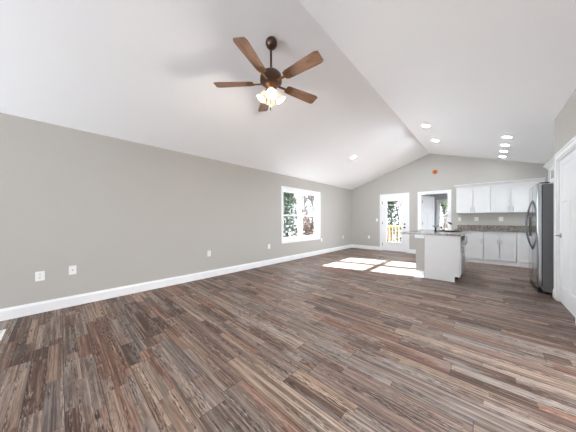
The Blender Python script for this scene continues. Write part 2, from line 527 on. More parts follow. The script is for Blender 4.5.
# ---------------------------------------------------------------- window in the left wall
win = sempty('window_1', (XL - 0.075, (WY0 + WY1) / 2, WZ0), 'white twin double-hung window in the long greige wall', 'window')
bm = bm_new(); casing_frame(bm, WY0, WY1, WZ0, WZ1, 0.072, lambda a, z, t: (XL + t, a, z), True)
obj('casing', bm, M['trim'], win)
bm = bm_new()
j = 0.02
box(bm, XL - TH, XL, WY0, WY0 + j, WZ0, WZ1); box(bm, XL - TH, XL, WY1 - j, WY1, WZ0, WZ1)
box(bm, XL - TH, XL, WY0 + j, WY1 - j, WZ0, WZ0 + j); box(bm, XL - TH, XL, WY0 + j, WY1 - j, WZ1 - j, WZ1)
obj('jamb', bm, M['trim'], win)
ymid = (WY0 + WY1) / 2
obj('mullion', bbox(XL - 0.14, XL - 0.055, ymid - 0.05, ymid + 0.05, WZ0 + j, WZ1 - j, 0.003), M['trim'], win)
zm = 1.305
def sash_y(parent, y0, y1, z0, z1, xc, s=0.042, bot=0.06, th=0.034, pane_t=0.006):
    bm = bm_new()
    box(bm, xc - th / 2, xc + th / 2, y0, y0 + s, z0, z1); box(bm, xc - th / 2, xc + th / 2, y1 - s, y1, z0, z1)
    box(bm, xc - th / 2, xc + th / 2, y0 + s, y1 - s, z0, z0 + bot); box(bm, xc - th / 2, xc + th / 2, y0 + s, y1 - s, z1 - s, z1)
    sa = obj('sash', bm, M['vinyl'], parent)
    bm = bm_new(); box(bm, xc - pane_t / 2, xc + pane_t / 2, y0 + s, y1 - s, z0 + bot, z1 - s)
    obj('pane', bm, M['glass'], sa)
    return sa
for y0, y1 in ((WY0 + j, ymid - 0.05), (ymid + 0.05, WY1 - j)):
    sash_y(win, y0, y1, WZ0 + j, zm + 0.02, XL - 0.085)
    sash_y(win, y0, y1, zm - 0.02, WZ1 - j, XL - 0.122, bot=0.042)

# ---------------------------------------------------------------- window of the laundry room
win2 = sempty('window_2', ((LW[0] + LW[1]) / 2, LY + 0.07, LW[2]), 'white double-hung window seen through the doorway', 'window')
bm = bm_new(); casing_frame(bm, LW[0], LW[1], LW[2], LW[3], 0.07, lambda a, z, t: (a, LY - t, z), True)
obj('casing', bm, M['trim'], win2)
def sash_x(parent, x0, x1, z0, z1, yc, s=0.042, th=0.034):
    bm = bm_new()
    box(bm, x0, x0 + s, yc - th / 2, yc + th / 2, z0, z1); box(bm, x1 - s, x1, yc - th / 2, yc + th / 2, z0, z1)
    box(bm, x0 + s, x1 - s, yc - th / 2, yc + th / 2, z0, z0 + s); box(bm, x0 + s, x1 - s, yc - th / 2, yc + th / 2, z1 - s, z1)
    sa = obj('sash', bm, M['vinyl'], parent)
    bm = bm_new(); box(bm, x0 + s, x1 - s, yc - 0.003, yc + 0.003, z0 + s, z1 - s)
    obj('pane', bm, M['glass'], sa)
zm2 = (LW[2] + LW[3]) / 2 + 0.01
sash_x(win2, LW[0], LW[1], LW[2], zm2 + 0.02, LY + 0.05)
sash_x(win2, LW[0], LW[1], zm2 - 0.02, LW[3], LY + 0.086)

win3 = sempty('added_window_3', (XK + 0.07, (KW[0] + KW[1]) / 2, KW[2]), 'unseen white window added for daylight on the side wall beyond the refrigerator', 'window')  # added window, hidden from view, lights the far end
bm = bm_new(); casing_frame(bm, KW[0], KW[1], KW[2], KW[3], 0.05, lambda a, z, t: (XK - t, a, z), True)
obj('casing', bm, M['trim'], win3)
ky = (KW[0] + KW[1]) / 2
sash_y(win3, KW[0], ky, KW[2], KW[3], XK + 0.08); sash_y(win3, ky, KW[1], KW[2], KW[3], XK + 0.08)
bm = bm_new(); casing_frame(bm, RW[0], RW[1], 0, RW[3], 0.083, lambda a, z, t: (XR - t, a, z))
struct('trim_3', bm, M['trim'], label='white casing of the unseen light opening added in the right wall', cat='casing')

# ---------------------------------------------------------------- doors
def jamb_liner(bm, a0, a1, z1, fn, t=0.018):
    for q0, q1, r0, r1 in ((a0, a0 + t, 0, z1), (a1 - t, a1, 0, z1), (a0 + t, a1 - t, z1 - t, z1)):
        prism(bm, [(q0, r0), (q1, r0), (q1, r1), (q0, r1)], lambda u, v, s: fn(u, v, s))

def panel_door(name, W, H, panels, T=0.04, parent=None, fn=None, rec=0.009, mat=None):
    """slab with sunk, raised-field panels on both faces: fn(a, z, t) maps door coordinates"""
    bm = bm_new()
    xs = sorted({0, W} | {p[0] for p in panels} | {p[1] for p in panels})
    zs = sorted({0, H} | {p[2] for p in panels} | {p[3] for p in panels})
    def inside(x, z):
        return any(p[0] < x < p[1] and p[2] < z < p[3] for p in panels)
    for i in range(len(xs) - 1):
        for k_ in range(len(zs) - 1):
            if not inside((xs[i] + xs[i + 1]) / 2, (zs[k_] + zs[k_ + 1]) / 2):
                prism(bm, [(xs[i], zs[k_]), (xs[i + 1], zs[k_]), (xs[i + 1], zs[k_ + 1]), (xs[i], zs[k_ + 1])], lambda u, v, t: fn(u, v, t * T))
    for p in panels:
        b = 0.016
        for side in (0, 1):
            t0 = 0 if side == 0 else T
            d = 1 if side == 0 else -1
            o_ = [(p[0], p[2]), (p[1], p[2]), (p[1], p[3]), (p[0], p[3])]
            i1 = [(p[0] + b, p[2] + b), (p[1] - b, p[2] + b), (p[1] - b, p[3] - b), (p[0] + b, p[3] - b)]
            va = [bm.verts.new(fn(u, v, t0)) for u, v in o_]
            vb = [bm.verts.new(fn(u, v, t0 + d * rec)) for u, v in i1]
            for q in range(4):
                bm.faces.new((va[q], va[(q + 1) % 4], vb[(q + 1) % 4], vb[q]))
            bm.faces.new(vb)
    bmesh.ops.remove_doubles(bm, verts=bm.verts[:], dist=0.0002)
    bmesh.ops.recalc_face_normals(bm, faces=bm.faces[:])
    return obj(name, bm, mat or M['door'], parent)

# door_1: three-panel door in the right wall
d1 = sempty('door_1', (XR, (D1[0] + D1[1]) / 2, 0), 'white three-panel door with lever handle in the right wall', 'door')
bm = bm_new(); casing_frame(bm, D1[0], D1[1], 0, D1[2], 0.083, lambda a, z, t: (XR - t, a, z))
obj('casing', bm, M['trim'], d1)
bm = bm_new(); jamb_liner(bm, D1[0], D1[1], D1[2], lambda u, v, s: (XR + s * 0.12, u, v))
obj('jamb', bm, M['trim'], d1)
W1 = D1[1] - D1[0] - 0.04
ps = [(0.085, 0.375, 0.23, 1.43), (0.485, W1 - 0.085, 0.23, 1.43), (0.085, W1 - 0.085, 1.54, 1.945)]
slab = panel_door('slab', W1, 2.02, ps, parent=d1, fn=lambda a, z, t: (XR + 0.022 + t, D1[1] - 0.02 - a, z + 0.008))
bm = bm_new()
lathe(bm, [(0.031, 0), (0.031, 0.006), (0.024, 0.012), (0.012, 0.014), (0.011, 0.045)], (XR + 0.022, 4.865, 0.955), (-1, 0, 0), 20)
tube(bm, [(XR - 0.018, 4.865, 0.955), (XR - 0.024, 4.85, 0.955), (XR - 0.028, 4.80, 0.957), (XR - 0.026, 4.745, 0.957)], [0.0105, 0.0105, 0.009, 0.007], 10)
obj('handle', bm, M['nickel'], d1, label='satin nickel lever handle')

# door_2: half-glazed exterior door in the far wall
d2 = sempty('door_2', ((D2[0] + D2[1]) / 2, YB, 0), 'white glazed exterior door leading to the timber deck', 'door')
bm = bm_new(); casing_frame(bm, D2[0], D2[1], 0, D2[2], 0.083, lambda a, z, t: (a, YB - t, z))
obj('casing', bm, M['trim'], d2)
bm = bm_new(); jamb_liner(bm, D2[0], D2[1], D2[2], lambda u, v, s: (u, YB + s * TH, v))
obj('jamb', bm, M['trim'], d2)
dx0, dx1, dy0, dy1 = D2[0] + 0.02, D2[1] - 0.02, YB + 0.015, YB + 0.06
gx0, gx1, gz0, gz1 = -2.745, -2.235, 0.345, 1.865
bm = bm_new()
box(bm, dx0, gx0, dy0, dy1, 0.02, 2.03); box(bm, gx1, dx1, dy0, dy1, 0.02, 2.03)
box(bm, gx0, gx1, dy0, dy1, 0.02, gz0); box(bm, gx0, gx1, dy0, dy1, gz1, 2.03)
obj('slab', bm, M['door'], d2)
bm = bm_new()
f = 0.028
for a, b_, c_, d_ in ((gx0 - f, gx0, gz0 - f, gz1 + f), (gx1, gx1 + f, gz0 - f, gz1 + f), (gx0, gx1, gz0 - f, gz0), (gx0, gx1, gz1, gz1 + f)):
    box(bm, a, b_, dy0 - 0.012, dy0, c_, d_)
obj('glazing_bead', bm, M['door'], d2)
bm = bm_new(); box(bm, gx0, gx1, dy0 + 0.018, dy0 + 0.024, gz0, gz1); obj('pane', bm, M['glass'], d2)
for z in (0.90, 1.02):
    bm = bm_new()
    if z < 1:
        lathe(bm, [(0.032, 0), (0.032, 0.008), (0.012, 0.012), (0.011, 0.035), (0.024, 0.042), (0.029, 0.055), (0.024, 0.068), (0.006, 0.072)], (-2.135, dy0, z), (0, -1, 0), 18)
        obj('knob', bm, M['dark'], d2, label='dark bronze knob')
    else:
        lathe(bm, [(0.030, 0), (0.030, 0.010), (0.022, 0.016), (0.008, 0.017), (0.008, 0.03)], (-2.135, dy0, z), (0, -1, 0), 18)
        obj('deadbolt', bm, M['dark'], d2, label='dark bronze deadbolt')
for z in (0.25, 1.05, 1.82):
    bm = bm_new(); lathe(bm, [(0.009, 0), (0.009, 0.1)], (dx0 - 0.008, YB - 0.004, z - 0.05), (0, 0, 1), 10); obj('hinge', bm, M['dark'], d2)
bm = bm_new(); box(bm, D2[0] + 0.02, D2[1] - 0.02, YB, YB + TH, 0.0, 0.018); obj('threshold', bm, M['nickel'], d2)

# door_3: doorway with its door standing open into the laundry room
d3 = sempty('door_3', ((D3[0] + D3[1]) / 2, YB, 0), 'open doorway to the small room with door swung inward', 'door')
bm = bm_new(); casing_frame(bm, D3[0], D3[1], 0, D3[2], 0.083, lambda a, z, t: (a, YB - t, z))
obj('casing', bm, M['trim'], d3)
bm = bm_new(); jamb_liner(bm, D3[0], D3[1], D3[2], lambda u, v, s: (u, YB + s * TH, v))
obj('jamb', bm, M['trim'], d3)
hx, hy = D3[0] + 0.02, YB + TH + 0.012
dv = Vector((0.27, 0.72)).normalized(); nv = Vector((dv.y, -dv.x))
W3 = 0.715
ps = [(0.10, 0.315, 0.24, 1.40), (0.40, W3 - 0.10, 0.24, 1.40), (0.10, W3 - 0.10, 1.53, 1.92)]
panel_door('slab', W3, 2.0, ps, parent=d3, fn=lambda a, z, t: (hx + dv.x * a - nv.x * t, hy + dv.y * a - nv.y * t, z + 0.01))
p = Vector((hx, hy)) + dv * (W3 - 0.07)
bm = bm_new()
lathe(bm, [(0.031, 0), (0.031, 0.008), (0.012, 0.012), (0.011, 0.045)], (p.x, p.y, 0.95), (nv.x, nv.y, 0), 16)
q0 = p + nv * 0.045; q1 = q0 - dv * 0.11
tube(bm, [(q0.x, q0.y, 0.95), (q1.x, q1.y, 0.952)], [0.0105, 0.007], 8)
obj('handle', bm, M['nickel'], d3, label='nickel lever handle')
for z in (0.30, 1.05, 1.80):
    bm = bm_new(); lathe(bm, [(0.009, 0), (0.009, 0.1)], (D3[0] + 0.026, YB + TH + 0.006, z - 0.05), (0, 0, 1), 10); obj('hinge', bm, M['nickel'], d3)

# ---------------------------------------------------------------- kitchen cabinets
def shaker(bm, a0, a1, z0, z1, fn, rail=0.058, T=0.02, rec=0.014):
    """framed door or drawer front with a sunk centre panel; fn(a, z, t): t = 0 at the face"""
    for q0, q1, r0, r1 in ((a0, a0 + rail, z0, z1), (a1 - rail, a1, z0, z1), (a0 + rail, a1 - rail, z0, z0 + rail), (a0 + rail, a1 - rail, z1 - rail, z1)):
        prism(bm, [(q0, r0), (q1, r0), (q1, r1), (q0, r1)], lambda u, v, t: fn(u, v, t * T))
    prism(bm, [(a0 + rail, z0 + rail), (a1 - rail, z0 + rail), (a1 - rail, z1 - rail), (a0 + rail, z1 - rail)], lambda u, v, t: fn(u, v, rec + t * (T - rec)))

def pull(parent, a, z, fn, L=0.13, vertical=True, r=0.0055, off=0.032):
    bm = bm_new()
    h = L / 2
    e = (0, h) if vertical else (h, 0)
    s_ = (0, h * 0.72) if vertical else (h * 0.72, 0)
    tube(bm, [fn(a - e[0], z - e[1], -off), fn(a + e[0], z + e[1], -off)], r, 10)
    for sg in (-1, 1):
        tube(bm, [fn(a + sg * s_[0], z + sg * s_[1], 0.0), fn(a + sg * s_[0], z + sg * s_[1], -off)], r * 0.85, 8)
    obj('handle', bm, M['nickel'], parent, label='satin nickel bar pull')

YU = 8.07      # face of the upper cabinets
def upper(x0, x1, splits, label, handle_at):
    t = thing('upper_cabinet', ((x0 + x1) / 2, (YU + YB) / 2, 1.37), label, 'cabinet', 'white upper cabinets on the far wall')
    bm = bm_new(); box(bm, x0, x0 + 0.004, YU + 0.012, YU + 0.0335, 1.37, 2.13); box(bm, x1 - 0.004, x1, YU + 0.012, YU + 0.0335, 1.37, 2.13); box(bm, x0 + 0.004, x1 - 0.004, YU + 0.021, YU + 0.0335, 1.37, 1.376); box(bm, x0 + 0.004, x1 - 0.004, YU + 0.021, YU + 0.0335, 2.124, 2.13)
    obj('face_frame', bm, M['cab'], t)
    obj('carcass', bbox(x0, x1, YU + 0.034, YB - 0.003, 1.37, 2.13, 0.002), M['cab'], t)
    fn = lambda a, z, d: (a, YU + d, z)
    xs = [x0] + splits + [x1]
    for i in range(len(xs) - 1):
        g = 0.006
        bm = bm_new(); shaker(bm, xs[i] + g, xs[i + 1] - g, 1.378, 2.122, fn)
        d = obj('cabinet_door', bm, M['cab'], t)
        if handle_at[i] is not None:
            pull(d, handle_at[i], 1.47, fn, 0.125)
    return t
upper(-0.650, 0.086, [-0.282], 'white two-door upper cabinet nearest the doorway', [-0.322, -0.242])
upper(0.088, 0.862, [0.478], 'white two-door upper cabinet above the switch plate by the refrigerator', [0.438, 0.518])
upper(0.864, 1.05, [], 'white upper cabinet in the corner behind the refrigerator', [None])

YBASE = 7.79
fnb = lambda a, z, d: (a, YBASE + d, z)
def base(x0, x1, label, doors, drawer):
    t = thing('base_cabinet', ((x0 + x1) / 2, (YBASE + YB) / 2, 0), label, 'cabinet', 'white base cabinets along the far wall')
    obj('carcass', bbox(x0, x1, YBASE + 0.034, YB - 0.003, 0.105, 0.868, 0.002), M['cab'], t)
    bm = bm_new(); box(bm, x0, x1, YBASE + 0.03, YBASE + 0.045, 0, 0.1045); obj('toe_kick', bm, M['trim'], t)
    g = 0.006
    ztop = 0.862
    if drawer:
        bm = bm_new(); shaker(bm, x0 + g, x1 - g, 0.712, 0.862, fnb, 0.036)
        d = obj('drawer', bm, M['cab'], t)
        pull(d, (x0 + x1) / 2, 0.787, fnb, 0.14, False)
        ztop = 0.704
    for a0, a1, hxx in doors:
        bm = bm_new(); shaker(bm, a0 + g, a1 - g, 0.115, ztop, fnb)
        d = obj('cabinet_door', bm, M['cab'], t)
        if hxx is not None:
            pull(d, hxx, ztop - 0.10, fnb, 0.125)
    return t
base(-0.655, -0.050, 'white base cabinet partly hidden by the island, nearest the doorway', [(-0.655, -0.050, -0.095)], True)
base(-0.048, 0.562, 'white base cabinet with one wide drawer above two doors', [(-0.048, 0.257, 0.217), (0.257, 0.562, 0.297)], True)
base(0.564, 1.40, 'white base cabinet with full-height door beside the refrigerator', [(0.564, 1.0, None), (1.0, 1.40, None)], False)

ct = thing('granite_countertop', (0.36, 8.09, 0.87), 'speckled granite countertop with short backsplash on the far base cabinets', 'countertop')
obj('slab', bbox(-0.67, 1.415, 7.755, YB - 0.002, 0.870, 0.905, 0.004), M['granite'], ct)
obj('backsplash', bbox(-0.65, 1.415, YB - 0.024, YB - 0.001, 0.906, 1.02, 0.003), M['granite'], ct)

# crown along the uppers and along the cabinet over the refrigerator
prof = [(0, 2.12), (0.012, 2.12), (0.018, 2.14), (0.045, 2.175), (0.055, 2.185), (0.055, 2.205), (0, 2.205)]
XO = 0.855     # face of the cabinet above the refrigerator
bm = bm_new()
prism(bm, prof, lambda u, v, t: (-0.65 - u + t * (1.40 + 0.65 + u), YU - u + 0.0, v))
bmesh.ops.delete(bm, geom=bm.verts[:], context='VERTS')
def crown(bm, fn0, fn1):
    prism(bm, prof, lambda u, v, t: fn1(u, v) if t else fn0(u, v))
crown(bm, lambda u, v: (-0.65 - u, YU - u, v), lambda u, v: (1.05, YU - u, v))
crown(bm, lambda u, v: (-0.65 - u, YB, v), lambda u, v: (-0.65 - u, YU - u, v))
struct('trim_1', bm, M['cab'], label='white crown moulding along the top of the far upper cabinets', cat='moulding')
bm = bm_new()
crown(bm, lambda u, v: (XO - u, YC + 0.02, v), lambda u, v: (XO - u, 6.24 + u, v))
crown(bm, lambda u, v: (XO - u, 6.24 + u, v), lambda u, v: (XK, 6.24 + u, v))
struct('trim_2', bm, M['cab'], label='white crown moulding above the refrigerator cabinet', cat='moulding')
oc = thing('over_fridge_cabinet', (1.1, 5.68, 1.84), 'white cabinet above the stainless refrigerator', 'cabinet')
obj('carcass', bbox(XO + 0.021, XK - 0.002, YC + 0.02, 6.24, 1.84, 2.13, 0.002), M['cab'], oc)
fno = lambda a, z, d: (XO + d, a, z)
for a0, a1, hh in ((YC + 0.02, 5.678, 5.63), (5.682, 6.24, 5.73)):
    bm = bm_new(); shaker(bm, a0 + 0.004, a1 - 0.004, 1.846, 2.124, fno, 0.05)
    d = obj('cabinet_door', bm, M['cab'], oc)
    pull(d, hh, 1.95, fno, 0.13)

# ---------------------------------------------------------------- refrigerator
FX, FY0, FY1, FZ = 0.60, 5.245, 6.155, 1.765
fr = thing('refrigerator', (0.98, 5.70, 0), 'side-by-side stainless refrigerator with charcoal sides and bowed handles', 'refrigerator')
obj('body', bbox(FX + 0.062, XK - 0.03, FY0 + 0.004, FY1 - 0.006, 0.03, FZ - 0.015, 0.006), M['fridge_side'], fr, label='charcoal textured case')
def fdoor(name, y0, y1):
    bm = bm_new()
    r = 0.022
    pts = []
    for (cx, cy, a0) in ((FX + r, y1 - r, 90), (FX + r, y0 + r, 180)):
        for i in range(6):
            a = R(a0 + 90 * i / 5)
            pts.append((cx + r * math.cos(a), cy + r * math.sin(a)))
    pts += [(FX + 0.05, y0), (FX + 0.05, y1)]
    prism(bm, pts, lambda u, v, t: (u, v, 0.10 + t * (FZ - 0.10)))
    return obj(name, bm, M['steel'], fr)
ysp = 5.70
bm = bm_new(); box(bm, FX + 0.0502, FX + 0.0618, FY0 + 0.012, FY1 - 0.012, 0.11, FZ - 0.02); obj('door_gasket', bm, M['black'], fr)
dn = fdoor('fridge_door', FY0, ysp - 0.003)
df = fdoor('freezer_door', ysp + 0.003, FY1)
for d, y in ((dn, ysp - 0.045), (df, ysp + 0.045)):
    bm = bm_new()
    pts, rr = [], []
    for i in range(17):
        t_ = i / 16
        pts.append((FX + 0.004 - 0.075 * math.sin(math.pi * t_) ** 0.8, y, 0.66 + t_ * 0.86)); rr.append(0.009 + 0.002 * math.sin(math.pi * t_))
    tube(bm, pts, rr, 10)
    obj('handle', bm, M['steel_dark'], d, label='dark bowed bar handle')
bm = bm_new(); box(bm, FX - 0.004, FX + 0.002, 5.83, 6.05, 0.88, 1.24); bevel(bm, 0.002)
dsp = obj('dispenser', bm, M['black'], df, label='black water dispenser')
bm = bm_new(); box(bm, FX + 0.02, FX + 0.0615, FY0 + 0.03, FY1 - 0.03, 0.012, 0.092)
for i in range(14):
    box(bm, FX + 0.014, FX + 0.02, FY0 + 0.06 + i * 0.058, FY0 + 0.09 + i * 0.058, 0.03, 0.075)
obj('grille', bm, M['black'], fr)
for y in (FY0 + 0.06, FY1 - 0.06):
    obj('hinge_cover', bbox(FX + 0.03, FX + 0.14, y - 0.03, y + 0.03, FZ, FZ + 0.018, 0.005), M['black'], fr)
for y in (FY0 + 0.07, FY1 - 0.07):
    for x in (FX + 0.12, XK - 0.12):
        bm = bm_new(); lathe(bm, [(0.02, 0), (0.02, 0.012), (0.012, 0.014), (0.012, 0.035)], (x, y, 0), (0, 0, 1), 12); obj('foot', bm, M['black'], fr)
bm = bm_new(); lathe(bm, [(0.016, 0), (0.016, 0.022)], (FX + 0.06, FY0 + 0.004, 0.085), (0, 1, 0), 12); obj('roller', bm, M['nickel'], fr)

# ---------------------------------------------------------------- island
IX0, IX1, IY0, IY1 = -0.925, -0.345, 5.06, 6.68
isl = thing('kitchen_island', (-0.70, 5.87, 0), 'white kitchen island with plain end panel and grey knee wall', 'island')
bm = bm_new()
prism(bm, [(IX0 + 0.007, 0), (-0.432, 0), (-0.432, 0.105), (-0.372, 0.105), (-0.372, 0.873), (IX0 + 0.007, 0.873)], lambda u, v, t: (u, IY0 + t * 0.018, v))
obj('end_panel', bm, M['cab'], isl)
obj('carcass', bbox(IX0 + 0.012, -0.372, IY0 + 0.0185, IY1, 0.105, 0.873, 0.001), M['cab'], isl)
bm = bm_new(); box(bm, IX0, -0.435, IY0 + 0.0185, IY1, 0, 0.1045); obj('toe_kick', bm, M['toe'], isl, label='dark recessed toe kick')
obj('face_stile', bbox(-0.3715, -0.352, IY0, IY0 + 0.06, 0.105, 0.873, 0.002), M['cab'], isl)
obj('knee_wall', bbox(IX0 - 0.150, IX0 - 0.001, IY0 + 0.02, IY1, 0, 0.873, 0.001), M['wall'], isl, label='grey painted knee wall')
bm = bm_new()
baseboard_run(bm, (IX0 - 0.150 - 0.014, IY0 + 0.02, 0), (IX0 - 0.001, IY0 + 0.02, 0), (0, -1, 0), 0.13, 0.014)
baseboard_run(bm, (IX0 - 0.150, IY0 + 0.02, 0), (IX0 - 0.150, IY1, 0), (-1, 0, 0), 0.13, 0.014)
obj('baseboard', bm, M['trim'], isl, label='white baseboard round the knee wall')
bm = bm_new(); box(bm, IX0 - 0.166, IX0 - 0.001, IY0 + 0.004, IY0 + 0.0195, 0.80, 0.873); box(bm, IX0 - 0.166, IX0 - 0.151, IY0 + 0.0195, IY1, 0.80, 0.873)
obj('top_trim', bm, M['trim'], isl)
fni = lambda a, z, d: (IX1 - 0.006 + d, a, z) if False else (-0.352 - d, a, z)
bm = bm_new(); shaker(bm, IY0 + 0.064, 5.335, 0.712, 0.862, fni, 0.036)
d = obj('drawer', bm, M['cab'], isl); pull(d, 5.23, 0.787, fni, 0.10, False)
bm = bm_new(); shaker(bm, IY0 + 0.064, 5.335, 0.115, 0.704, fni, 0.05)
d = obj('cabinet_door', bm, M['cab'], isl); pull(d, 5.30, 0.60, fni, 0.125)
for a0, a1, hh in ((5.965, 6.315, 6.27), (6.32, 6.675, 6.365)):
    bm = bm_new(); shaker(bm, a0, a1, 0.115, 0.862, fni)
    d = obj('cabinet_door', bm, M['cab'], isl); pull(d, hh, 0.74, fni, 0.125)

dw = thing('dishwasher', (-0.36, 5.65, 0), 'stainless dishwasher set into the side of the island facing the refrigerator', 'dishwasher')
obj('front_panel', bbox(-0.3715, -0.335, 5.345, 5.955, 0.115, 0.745, 0.006), M['steel_edge'], dw)
obj('control_panel', bbox(-0.3715, -0.335, 5.345, 5.955, 0.750, 0.866, 0.006), M['black'], dw, label='black control panel')
bm = bm_new()
tube(bm, [(-0.292, 5.40, 0.70), (-0.292, 5.90, 0.70)], 0.011, 10)
for y in (5.43, 5.87):
    tube(bm, [(-0.336, y, 0.70), (-0.292, y, 0.70)], 0.008, 8)
obj('handle', bm, M['nickel'], dw)
bm = bm_new(); box(bm, -0.434, -0.40, 5.345, 5.955, 0.0, 0.104); obj('kick_plate', bm, M['black'], dw)

SX0, SX1, SY0, SY1 = -0.80, -0.43, 5.86, 6.40
bm = bm_new()
X0, X1, Y0, Y1 = -1.325, -0.318, 5.025, 6.72
for a, b_, c_, d_ in ((X0, SX0, Y0, Y1), (SX1, X1, Y0, Y1), (SX0, SX1, Y0, SY0), (SX0, SX1, SY1, Y1)):
    box(bm, a, b_, c_, d_, 0.874, 0.910)
bmesh.ops.remove_doubles(bm, verts=bm.verts[:], dist=0.0001)
ic = obj('island_countertop', bm, M['granite'])
centre(ic); ic['label'] = 'speckled granite countertop overhanging the white island'; ic['category'] = 'countertop'; ic['kind'] = 'thing'

bm = bm_new()
rw = 0.022
for a, b_, c_, d_ in ((SX0 - rw, SX0 + 0.004, SY0 - rw, SY1 + rw), (SX1 - 0.004, SX1 + rw, SY0 - rw, SY1 + rw), (SX0, SX1, SY0 - rw, SY0 + 0.004), (SX0, SX1, SY1 - 0.004, SY1 + rw)):
    box(bm, a, b_, c_, d_, 0.9105, 0.922)
sk = thing('kitchen_sink', ((SX0 + SX1) / 2, (SY0 + SY1) / 2, 0.875), 'dark drop-in sink in the island countertop', 'sink')
obj('rim', bm, M['black'], sk)
bm = bm_new()
for a, b_, c_, d_ in ((SX0 + 0.003, SX0 + 0.012, SY0 + 0.003, SY1 - 0.003), (SX1 - 0.012, SX1 - 0.003, SY0 + 0.003, SY1 - 0.003), (SX0 + 0.012, SX1 - 0.012, SY0 + 0.003, SY0 + 0.012), (SX0 + 0.012, SX1 - 0.012, SY1 - 0.012, SY1 - 0.003)):
    box(bm, a, b_, c_, d_, 0.8745, 0.915)
box(bm, SX0 + 0.003, SX1 - 0.003, SY0 + 0.003, SY1 - 0.003, 0.8735, 0.8745)
obj('bowl', bm, M['black'], sk)

fa = thing('kitchen_faucet', (-0.86, 5.98, 0.91), 'dark bronze arched faucet beside the island sink', 'faucet')
bm = bm_new(); lathe(bm, [(0.030, 0), (0.030, 0.008), (0.022, 0.014), (0.018, 0.03), (0.017, 0.07)], (-0.86, 5.98, 0.910), (0, 0, 1), 18); obj('base', bm, M['dark'], fa)
bm = bm_new()
pts = [(-0.86, 5.98, 0.975), (-0.845, 5.98, 1.005), (-0.80, 5.985, 1.055), (-0.74, 5.99, 1.095), (-0.68, 5.995, 1.115), (-0.63, 6.0, 1.118), (-0.595, 6.0, 1.108)]
tube(bm, pts, [0.014, 0.0125, 0.011, 0.010, 0.010, 0.010, 0.010], 10); obj('spout', bm, M['nickel'], fa)
bm = bm_new(); tube(bm, [(-0.63, 6.0, 1.118), (-0.595, 6.0, 1.105), (-0.565, 6.0, 1.075)], [0.014, 0.018, 0.020], 12); obj('spray_head', bm, M['dark'], fa, label='dark spray head')
bm = bm_new(); tube(bm, [(-0.86, 5.965, 0.965), (-0.86, 5.93, 0.985), (-0.87, 5.88, 1.02)], [0.009, 0.008, 0.006], 8); obj('handle', bm, M['dark'], fa)

# ---------------------------------------------------------------- ceiling fan
FCX, FCY = -1.812, 1.658
fz = zroof(FCX)
DZ = 0.035
fan = thing('ceiling_fan', (FCX, FCY, fz), 'five-blade bronze and walnut ceiling fan with four lit glass shades', 'ceiling fan')
up = Vector((-ML, 0, 1)).normalized()
bm = bm_new(); lathe(bm, [(0.064, -0.004), (0.066, 0.018), (0.064, 0.035), (0.054, 0.06), (0.036, 0.078), (0.018, 0.086)], (FCX, FCY, fz), (ML, 0, -1), 28); obj('canopy', bm, M['bronze'], fan)
bm = bm_new(); lathe(bm, [(0.0125, 2.92 - DZ), (0.0125, fz - 0.03)], (FCX, FCY, 0), (0, 0, 1), 14); obj('downrod', bm, M['bronze'], fan)
bm = bm_new(); lathe(bm, [(0.020, 2.965), (0.026, 2.925), (0.06, 2.92), (0.095, 2.905), (0.118, 2.88), (0.125, 2.85), (0.125, 2.80), (0.112, 2.79), (0.085, 2.775), (0.05, 2.77)], (FCX, FCY, -DZ), (0, 0, 1), 36); obj('motor_housing', bm, M['bronze'], fan)
bm = bm_new(); lathe(bm, [(0.07, 2.775), (0.075, 2.755), (0.06, 2.735), (0.045, 2.725), (0.05, 2.705), (0.042, 2.68), (0.02, 2.66), (0.006, 2.645)], (FCX, FCY, -DZ), (0, 0, 1), 28); obj('light_kit_hub', bm, M['brass'], fan)
BZ = 2.79 - DZ
def blade_xf(ang, pitch=-12):
    rot = Matrix.Rotation(ang, 4, 'Z')
    tilt = Matrix.Rotation(R(pitch), 4, 'X')
    return Matrix.Translation((FCX, FCY, BZ)) @ rot @ tilt
for i in range(5):
    A = R(4 + 72 * i)
    Mx = blade_xf(A)
    r0, r1 = 0.205, 0.655
    out = []
    def wid(s): return 0.054 + 0.018 * min(1, s * 1.15)
    N = 14
    for s in range(N + 1):
        t_ = s / N
        x = r0 + (r1 - r0) * t_
        w = wid(t_)
        end = max(0, (x - (r1 - 0.035)) / 0.035)
        w *= math.sqrt(max(0, 1 - 0.38 * end ** 3))
        st = max(0, 1 - (x - r0) / 0.02)
        w *= 1 - 0.2 * st
        out.append((x, w))
    poly = [(x, w) for x, w in out] + [(x, -w) for x, w in reversed(out)]
    bm = bm_new()
    uvl = bm.loops.layers.uv.new('UVMap')
    prism(bm, poly, lambda u, v, t: (u, v, -0.003 + t * 0.006))
    for f_ in bm.faces:
        for l_ in f_.loops:
            l_[uvl].uv = (l_.vert.co.x + i * 3.7, l_.vert.co.y + 0.3)
    bm.transform(Mx)
    bl = obj('blade', bm, M['blade'], fan)
    bm = bm_new()
    box(bm, 0.10, 0.215, -0.013, 0.013, -0.012, -0.004)
    prism(bm, [(0.20, -0.030), (0.245, -0.042), (0.285, -0.034), (0.285, -0.014), (0.25, -0.010), (0.25, 0.010), (0.285, 0.014), (0.285, 0.034), (0.245, 0.042), (0.20, 0.030)], lambda u, v, t: (u, v, -0.0085 + t * 0.0045))
    bm.transform(Mx)
    obj('blade_bracket', bm, M['brass'], bl, label='antique brass blade bracket')
bulbs = []
